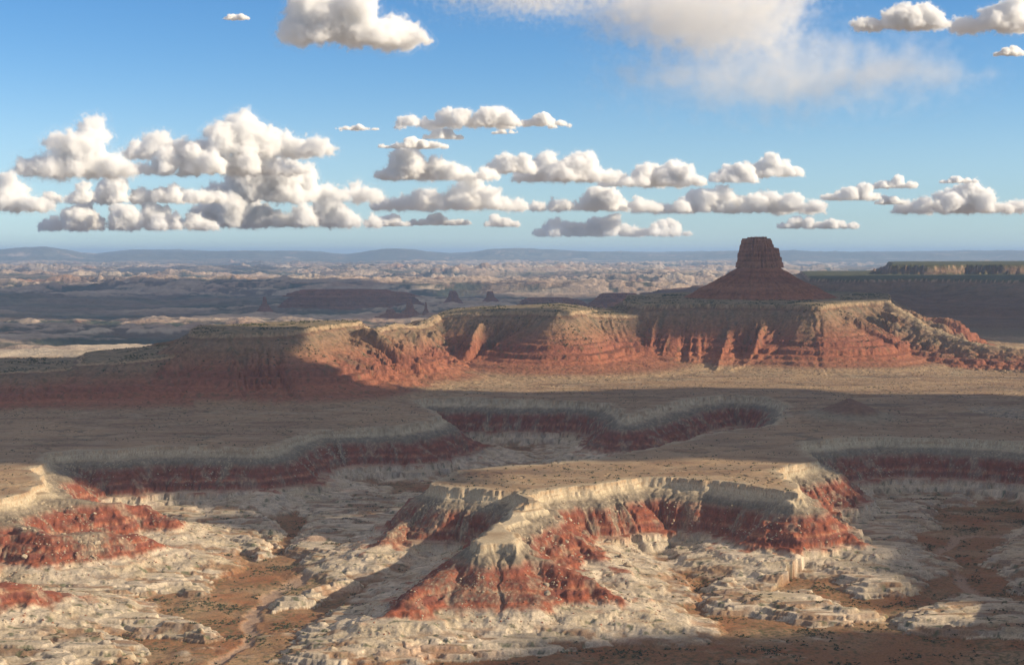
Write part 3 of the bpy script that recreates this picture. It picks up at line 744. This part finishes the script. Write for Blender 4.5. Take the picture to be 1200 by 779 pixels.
# ------------------------------------------------------------------ clouds
def noise3(p, f, seed):
    x, y, z = p[:, 0] * f, p[:, 1] * f, p[:, 2] * f
    return (perlin(x + z * .31, y - z * .27, seed) + perlin(y + x * .23, z + x * .29, seed + 5) + perlin(z - y * .33, x + y * .21, seed + 9)) / 2.0
def cloud_volume(name, dens, size, cut=.36):
    """droplet fog: solid inside, eaten away by noise towards the outline"""
    m = bpy.data.materials.new(name); m.cycles.volume_step_rate = STEP_RATE; m.use_nodes = True; nt = m.node_tree; nt.nodes.clear()
    out = add(nt, 'ShaderNodeOutputMaterial')
    vp = add(nt, 'ShaderNodeVolumeScatter'); vp.inputs['Color'].default_value = (1, 1, 1, 1)
    nt.links.new(vp.outputs[0], out.inputs['Volume'])
    vp.inputs['Anisotropy'].default_value = 0.0
    at = add(nt, 'ShaderNodeAttribute', attribute_name='density')
    tc = add(nt, 'ShaderNodeTexCoord'); n = add(nt, 'ShaderNodeTexNoise'); n.inputs['Scale'].default_value = 9.0 / size; n.inputs['Detail'].default_value = 5; n.inputs['Roughness'].default_value = .6
    nt.links.new(tc.outputs['Object'], n.inputs['Vector'])
    a = add(nt, 'ShaderNodeMath', operation='MULTIPLY_ADD'); a.inputs[1].default_value = -2.4; a.inputs[2].default_value = 1.2 - cut
    nt.links.new(n.outputs['Fac'], a.inputs[0])
    s = add(nt, 'ShaderNodeMath', operation='ADD'); nt.links.new(at.outputs['Fac'], s.inputs[0]); nt.links.new(a.outputs[0], s.inputs[1])
    mr = add(nt, 'ShaderNodeMapRange', interpolation_type='SMOOTHSTEP'); mr.inputs['From Min'].default_value = 0.0; mr.inputs['From Max'].default_value = .75
    mr.inputs['To Min'].default_value = 0; mr.inputs['To Max'].default_value = dens
    ml = add(nt, 'ShaderNodeMath', operation='MULTIPLY'); gt = add(nt, 'ShaderNodeMath', operation='GREATER_THAN'); gt.inputs[1].default_value = .001
    nt.links.new(at.outputs['Fac'], gt.inputs[0])
    nt.links.new(s.outputs[0], mr.inputs['Value']); nt.links.new(mr.outputs[0], ml.inputs[0]); nt.links.new(gt.outputs[0], ml.inputs[1]); nt.links.new(ml.outputs[0], vp.inputs['Density'])
    return m
STEP_RATE = 3.0
def mist_material(amt=.008):
    m = bpy.data.materials.new('thin_mist'); m.use_nodes = True; nt = m.node_tree; nt.nodes.clear()
    out = add(nt, 'ShaderNodeOutputMaterial')
    df = add(nt, 'ShaderNodeBsdfDiffuse'); df.inputs[0].default_value = (.95, .95, .95, 1)
    tr = add(nt, 'ShaderNodeBsdfTransparent')
    mx = add(nt, 'ShaderNodeMixShader'); mx.inputs[0].default_value = amt
    nt.links.new(tr.outputs[0], mx.inputs[1]); nt.links.new(df.outputs[0], mx.inputs[2]); nt.links.new(mx.outputs[0], out.inputs['Surface'])
    return m
M_MIST = mist_material()
def fog_modifier(ob, mat, voxel, band):
    vd = bpy.data.volumes.new('vapour'); vo = bpy.data.objects.new('vapour', vd); COL.objects.link(vo)
    vd.materials.append(mat)
    md = vo.modifiers.new('fog', 'MESH_TO_VOLUME'); md.object = ob
    md.resolution_mode = 'VOXEL_SIZE'; md.voxel_size = voxel; md.interior_band_width = band; md.density = 1.0
    vo.parent = ob
    return vo
_cv = {}
def vol_for(H):                 # denser droplets in smaller clouds so that each is about as opaque
    k = round(math.log(H) * 3)
    if k not in _cv: _cv[k] = cloud_volume('cumulus', 15.0 / math.exp(k / 3), math.exp(k / 3))
    return _cv[k]
BASE = 1700.0
def cumulus(x0, x1, ytop, ybase, label, dens=1.0, seed=0, base=BASE, group='cumulus clouds over the plateau country', mat=None, skew=0):
    rs = np.random.default_rng(1000 + seed)
    g_ = (x1 - x0) * .06; x0 -= g_; x1 += g_
    D = min(max((base - CAM_H) * F / (HOR - ybase), 17000.0), 46000.0)
    D = 18000.0 + (x0 + x1) * 8.0 + (ybase - 150) * 14.0
    zb = CAM_H + (HOR - ybase) / F * D
    cx = ((x0 + x1) / 2 - 600) / F * D; W = (x1 - x0) / F * D / 2; H = (ybase - ytop) / F * D
    ncore = int(max(5, 6 + 4.6 * W / H) * dens)
    parts = []
    env = lambda u: (1 - abs(u) ** 2.6) ** .6 * (.72 + .42 * math.sin(u * 5.1 + seed * 1.7) * math.cos(u * 2.3 + seed)) * (1 + skew * u)
    mxe = max(env(u) for u in np.linspace(-1, 1, 60))
    for i in range(ncore):
        u = -1 + 2 * (i + rs.random()) / ncore
        h = max(.16, env(u) / mxe) * H
        r = min(h * .46, W * .4) * (.6 + .55 * rs.random() ** 1.5)
        x = u * (W - r * .8); zc = (h - r) * (.55 + .45 * rs.random() ** .5)
        y = rs.normal() * W * .22
        parts.append((x, y, max(zc, r * .25), r, 0))
        for k in range(int(7 * dens)):                    # cauliflower heads
            a = rs.random() * 2 * math.pi; e = math.asin(min(.98, .05 + .9 * rs.random()))
            r2 = r * (.28 + .3 * rs.random())
            q = r * .92
            parts.append((x + q * math.cos(a) * math.cos(e), y + q * math.sin(a) * math.cos(e), max(zc, r * .25) + q * math.sin(e) * .86, r2, 1))
        # low skirt
        parts.append((u * W * .97, y, H * .10, H * (.20 + .16 * rs.random()), 1))
        parts.append((u * W * .9, y * .5, h * .30, r * .9, 1))
    Vs, Ts, o = [], [], 0
    for (x, y, z, r, k) in parts:
        v, t = ico(4 if (r / D * F > 5) else 3)
        p = v * r * np.array([1.12, 1.12, .92]) + np.array([x, y, z])
        q = p + seed * 977.0
        d = .30 * noise3(q, 1.1 / r, 3) + .20 * np.abs(noise3(q, 2.6 / r, 7)) + .12 * np.abs(noise3(q, 6.1 / r, 11)) + .07 * noise3(q, 13 / r, 13)
        p = p + v * (r * d)[:, None]
        lowz = p[:, 2] < 0
        p[:, 2] = np.where(lowz, p[:, 2] * .12, p[:, 2])
        Vs.append(p); Ts.append(t + o); o += len(v)
    V = np.concatenate(Vs)
    tmp = tri_mesh('cloud', V, np.concatenate(Ts), mat or vol_for(H))
    md = tmp.modifiers.new('r', 'REMESH'); md.mode = 'VOXEL'; md.voxel_size = max(D / F * 1.1, H / 60, W / 110)
    bpy.context.view_layer.update()
    me = bpy.data.meshes.new_from_object(tmp.evaluated_get(bpy.context.evaluated_depsgraph_get()))
    n = len(me.vertices); p = np.empty(n * 3, np.float32); me.vertices.foreach_get('co', p); p = p.reshape(-1, 3)
    nn = np.empty(n * 3, np.float32); me.vertices.foreach_get('normal', nn); nn = nn.reshape(-1, 3)
    q = p + seed * 977.0
    wsc = H * (.10 * noise3(q, 5 / H, 3) + .10 * (np.abs(noise3(q, 11 / H, 7)) - .2) + .07 * np.abs(noise3(q, 24 / H, 9)) + .02)
    p = p + nn * wsc[:, None]
    me.vertices.foreach_set('co', p.ravel()); me.update()
    bpy.data.objects.remove(tmp)
    me.materials.clear(); me.materials.append(M_MIST)
    ob = bpy.data.objects.new('cloud', me); COL.objects.link(ob)
    fog_modifier(ob, mat or vol_for(H), max(D / F * 1.3, H / 55), H * .11)
    ob.location = (cx, D, zb)
    tag(ob, label, 'cloud', group)
    return ob
CL = [
 (146,376,129,184,'broad white cumulus with a bumpy crown, largest of the upper left sky'),
 (118,350,168,206,'grey bellied cloud layer just under the largest bumpy crowned cloud'),
 (46,142,134,209,'tall leaning white cloud tower near the left edge of the sky'),
 (-22,50,196,248,'white heaped cloud cut by the left edge of the picture'),
 (70,256,203,238,'flat cream cloud row below the leaning cloud tower'),
 (262,428,180,238,'stepped white cloud rising to the right, left of the sky gap'),
 (200,428,222,266,'low cream cloud bank under the stepped white cloud'),
 (60,240,236,270,'faint low cloud bank above the far left skyline'),
 (472,606,120,150,'thin flat white cloud floating alone high over the centre'),
 (575,666,133,149,'narrow tail cloud right of the lone thin cloud'),
 (452,520,160,175,'small flat cloud below and left of the lone thin cloud'),
 (500,537,150,164,'small round cloud just above the small flat cloud'),
 (398,442,146,154,'thin sliver of cloud left of the small flat cloud'),
 (578,606,150,158,'tiny lens shaped cloud beneath the narrow tail cloud'),
 (452,574,174,212,'double headed white cloud at the left of the middle cloud row'),
 (572,626,174,204,'rounded white cloud in the middle of the cloud row'),
 (616,712,173,213,'widest white cloud crown right of centre in the middle row'),
 (706,814,185,219,'long sloping white cloud at the right end of the middle row'),
 (444,606,206,247,'ragged cream cloud field under the double headed cloud'),
 (634,762,216,247,'cream cloud patch under the widest cloud crown'),
 (752,958,216,250,'long flat cream cloud reaching toward the rock tower'),
 (432,480,249,265,'small low cloud scrap left of two others above the skyline'),
 (488,550,247,264,'small low cloud scrap in the middle above the skyline'),
 (571,604,245,266,'small pointed low cloud scrap right of two others'),
 (636,800,250,277,'lowest long cream cloud above the skyline right of centre'),
 (836,884,186,214,'left half of the cloud pair above the rock tower'),
 (866,928,178,208,'peaked right hand cloud of the pair above the rock tower'),
 (966,1026,212,235,'small sloping cloud right of the rock tower'),
 (1026,1068,202,221,'small round white cloud alone at the right of the sky'),
 (1102,1139,205,215,'tiny flat cloud near the right edge of the sky'),
 (1026,1056,228,240,'tiny cloud puff below the small round white cloud'),
 (1060,1215,214,250,'wide scattered cloud running out at the right edge'),
 (915,998,248,268,'faint flat cloud just right of the rock tower'),
 (344,488,-14,56,'bright ragged cloud at the top edge left of centre'),
 (266,292,17,27,'wispy cloud shred at the upper left'),
 (1164,1193,54,68,'small white cloud puff high at the right edge'),
 (1004,1100,0,38,'bright cloud fringe at the top edge right of centre'),
 (1128,1215,-6,40,'white cloud heap in the top right corner'),
]
for i, (x0, x1, yt, yb, lab) in enumerate(CL):
    cumulus(x0, x1, yt, yb, lab, seed=i)

def veil(name, px0, px1, y0, y1, D, depth, label, dens, band, seed, noise_scale=3.0, tilt=0.0, cut=.36, flat=False):
    """soft bank of vapour: a lumpy shell filled with thin fog"""
    cx = ((px0 + px1) / 2 - 600) / F * D; W = (px1 - px0) / F * D / 2; H = (y1 - y0) / F * D / 2
    zc = CAM_H + (HOR - (y0 + y1) / 2) / F * D
    v, t = ico(6)
    p = v.copy()
    w = 1 + .30 * noise3(p + seed, 1.3, 3) + .20 * noise3(p + seed, 3.1, 5) + .08 * noise3(p + seed, 8, 5)
    p = p * w[:, None]
    if flat: p[:, 2] = np.where(p[:, 2] < 0, p[:, 2] * .5, p[:, 2])
    p[:, 2] += tilt * p[:, 0]
    p = p * np.array([W, depth / 2, H], np.float32)
    ob = tri_mesh(name, p, t, M_WISP); ob.location = (cx, D, zc)
    fog_modifier(ob, cloud_volume('vapour_veil', dens, H * noise_scale, cut), H / 22, band * H)
    tag(ob, label, 'cloud')
    return ob
M_WISP = mist_material(.004)
veil('cloud', 440, 800, -60, 50, 33500, 8000, 'broad grey white cloud sheet with a flat underside across the top centre of the sky', .0016, .9, 2.0, 1.2, -.02, flat=True)
veil('cloud', 640, 1010, -40, 84, 35500, 7000, 'pale soft cloud spreading right from the end of the grey sheet', .0010, .8, 5.0, 2.0)
veil('rain_veil', 690, 1160, 20, 165, 37500, 8000, 'faint hanging rain veil fading into blue below the top right clouds', .00035, 1.0, 9.0, 3.0, cut=.30)
# clouds outside the picture, to the right and overhead: their shadows lie across the land
def shadow_bank(pts, alt, seed, nz=130.0, th=260.0):
    k = [(alt - z) / SDIR.z for _, _, z in pts]
    poly = [(x + SDIR.x * q, y + SDIR.y * q) for (x, y, z), q in zip(pts, k)]
    xs = [p[0] for p in poly]; ys = [p[1] for p in poly]
    n = 150
    gx, gy = np.meshgrid(np.linspace(min(xs) - 200, max(xs) + 200, n), np.linspace(min(ys) - 200, max(ys) + 200, n))
    x, y = gx.ravel().astype(np.float32), gy.ravel().astype(np.float32)
    d, _ = poly_sd(x + nz * fbm(x / 420, y / 420, 4, seed), y + nz * fbm(x / 420, y / 420, 4, seed + 9), poly)
    d = d - 40 * billow(x / 150, y / 150, 3, seed)
    h = th * np.sqrt(np.clip(d, 0, 400) / 400) * (.6 + billow(x / 260, y / 260, 3, seed + 3))
    top = np.stack([x, y, alt + h], -1); bot = np.stack([x, y, alt - .25 * h], -1)
    V = np.concatenate([top, bot]); m = d > -30
    i = np.arange(n - 1)[:, None] * n + np.arange(n - 1)[None]; i = i.ravel()
    ok = m[i] & m[i + 1] & m[i + n] & m[i + n + 1]; i = i[ok]
    T = np.concatenate([np.stack([i, i + 1, i + n + 1], -1), np.stack([i, i + n + 1, i + n], -1)])
    T = np.concatenate([T, T[:, ::-1] + n * n])
    o = tri_mesh('cloud_bank', V, T, M_BANK); o['kind'] = 'stuff'
    return o
M_BANK, nt_, b_ = nodes('cloud_bank'); b_.inputs['Base Color'].default_value = (.8, .8, .8, 1)
def PZ(l): return [P(a, b, z) + (z,) for a, b, z in l]
def QZ(l): return [Q(a, b) + (z,) for a, b, z in l]
shadow_bank(PZ([(-420,404,60),(0,424,55),(205,389,130),(328,384,152),(362,412,110),(405,436,60),(455,470,0),(560,463,0),(700,461,0),(900,452,0),(1050,462,0),(1300,462,0),
    (1330,600,-90),(1300,735,-95),(1190,735,-95),(1130,700,-98),(1085,650,-98),(1105,612,-98),(1050,588,-95),(985,566,-60),(946,548,-8),(915,541,0),(800,536,0),(640,538,0),(530,548,0),(484,590,-60),(440,640,-90),(330,640,-100),
    (300,603,-90),(215,598,-88),(120,572,-50),(60,548,-10),(0,541,0),(-420,545,0)]), 1600, 300)
shadow_bank(PZ([(600,830,-90),(640,752,-90),(850,741,-90),(1000,737,-90),(1330,734,-90),(1400,900,-90),(600,980,-90)]), 1300, 320, 60, 150)
shadow_bank(QZ([(775,4850,190),(870,4720,190),(960,4690,190),(1000,4900,190),(1045,4980,180),(1120,5250,60),(1330,5500,0),(1400,9400,200),(1130,9300,250),(1000,9300,200),(900,7000,0),(770,6500,0)]), 2600, 340)
shadow_bank(QZ([(-260,9300,-60),(200,8700,-60),(500,8200,-60),(780,7600,-60),(800,11500,-60),(560,13500,-60),(300,15500,-60),(-300,13000,-60)]), 4600, 360, 500, 500)
shadow_bank(QZ([(-200,6700,-60),(240,6500,-60),(330,7600,-60),(-200,8200,-60)]), 3000, 380, 300, 300)

shadow_bank(QZ([(752,4560,130),(800,4450,110),(880,4400,110),(930,4460,160),(925,4700,190),(860,4800,190),(760,4800,190)]), 2100, 420, 90, 160)
shadow_bank(QZ([(540,4450,120),(600,4300,90),(640,4350,120),(620,4600,165),(550,4700,165)]), 2300, 440, 60, 140)

# ------------------------------------------------------------------ haze
def box(name, lo, hi, mat):
    import bmesh
    bm = bmesh.new(); bmesh.ops.create_cube(bm, size=1)
    for v in bm.verts: v.co = [lo[k] + (v.co[k] + .5) * (hi[k] - lo[k]) for k in range(3)]
    me = bpy.data.meshes.new(name); bm.to_mesh(me); bm.free(); me.materials.append(mat)
    o = bpy.data.objects.new(name, me); COL.objects.link(o); return o
mh = bpy.data.materials.new('haze'); mh.use_nodes = True; nt = mh.node_tree; nt.nodes.clear()
out = nt.nodes.new('ShaderNodeOutputMaterial'); vp = nt.nodes.new('ShaderNodeVolumePrincipled')
vp.inputs['Color'].default_value = (.46, .68, 1.0, 1); vp.inputs['Density'].default_value = 2.1e-5; vp.inputs['Anisotropy'].default_value = 0.0
nt.links.new(vp.outputs[0], out.inputs['Volume'])
hz = box('haze', (-165000, -165000, -140), (165000, 165000, 640), mh); hz['kind'] = 'stuff'
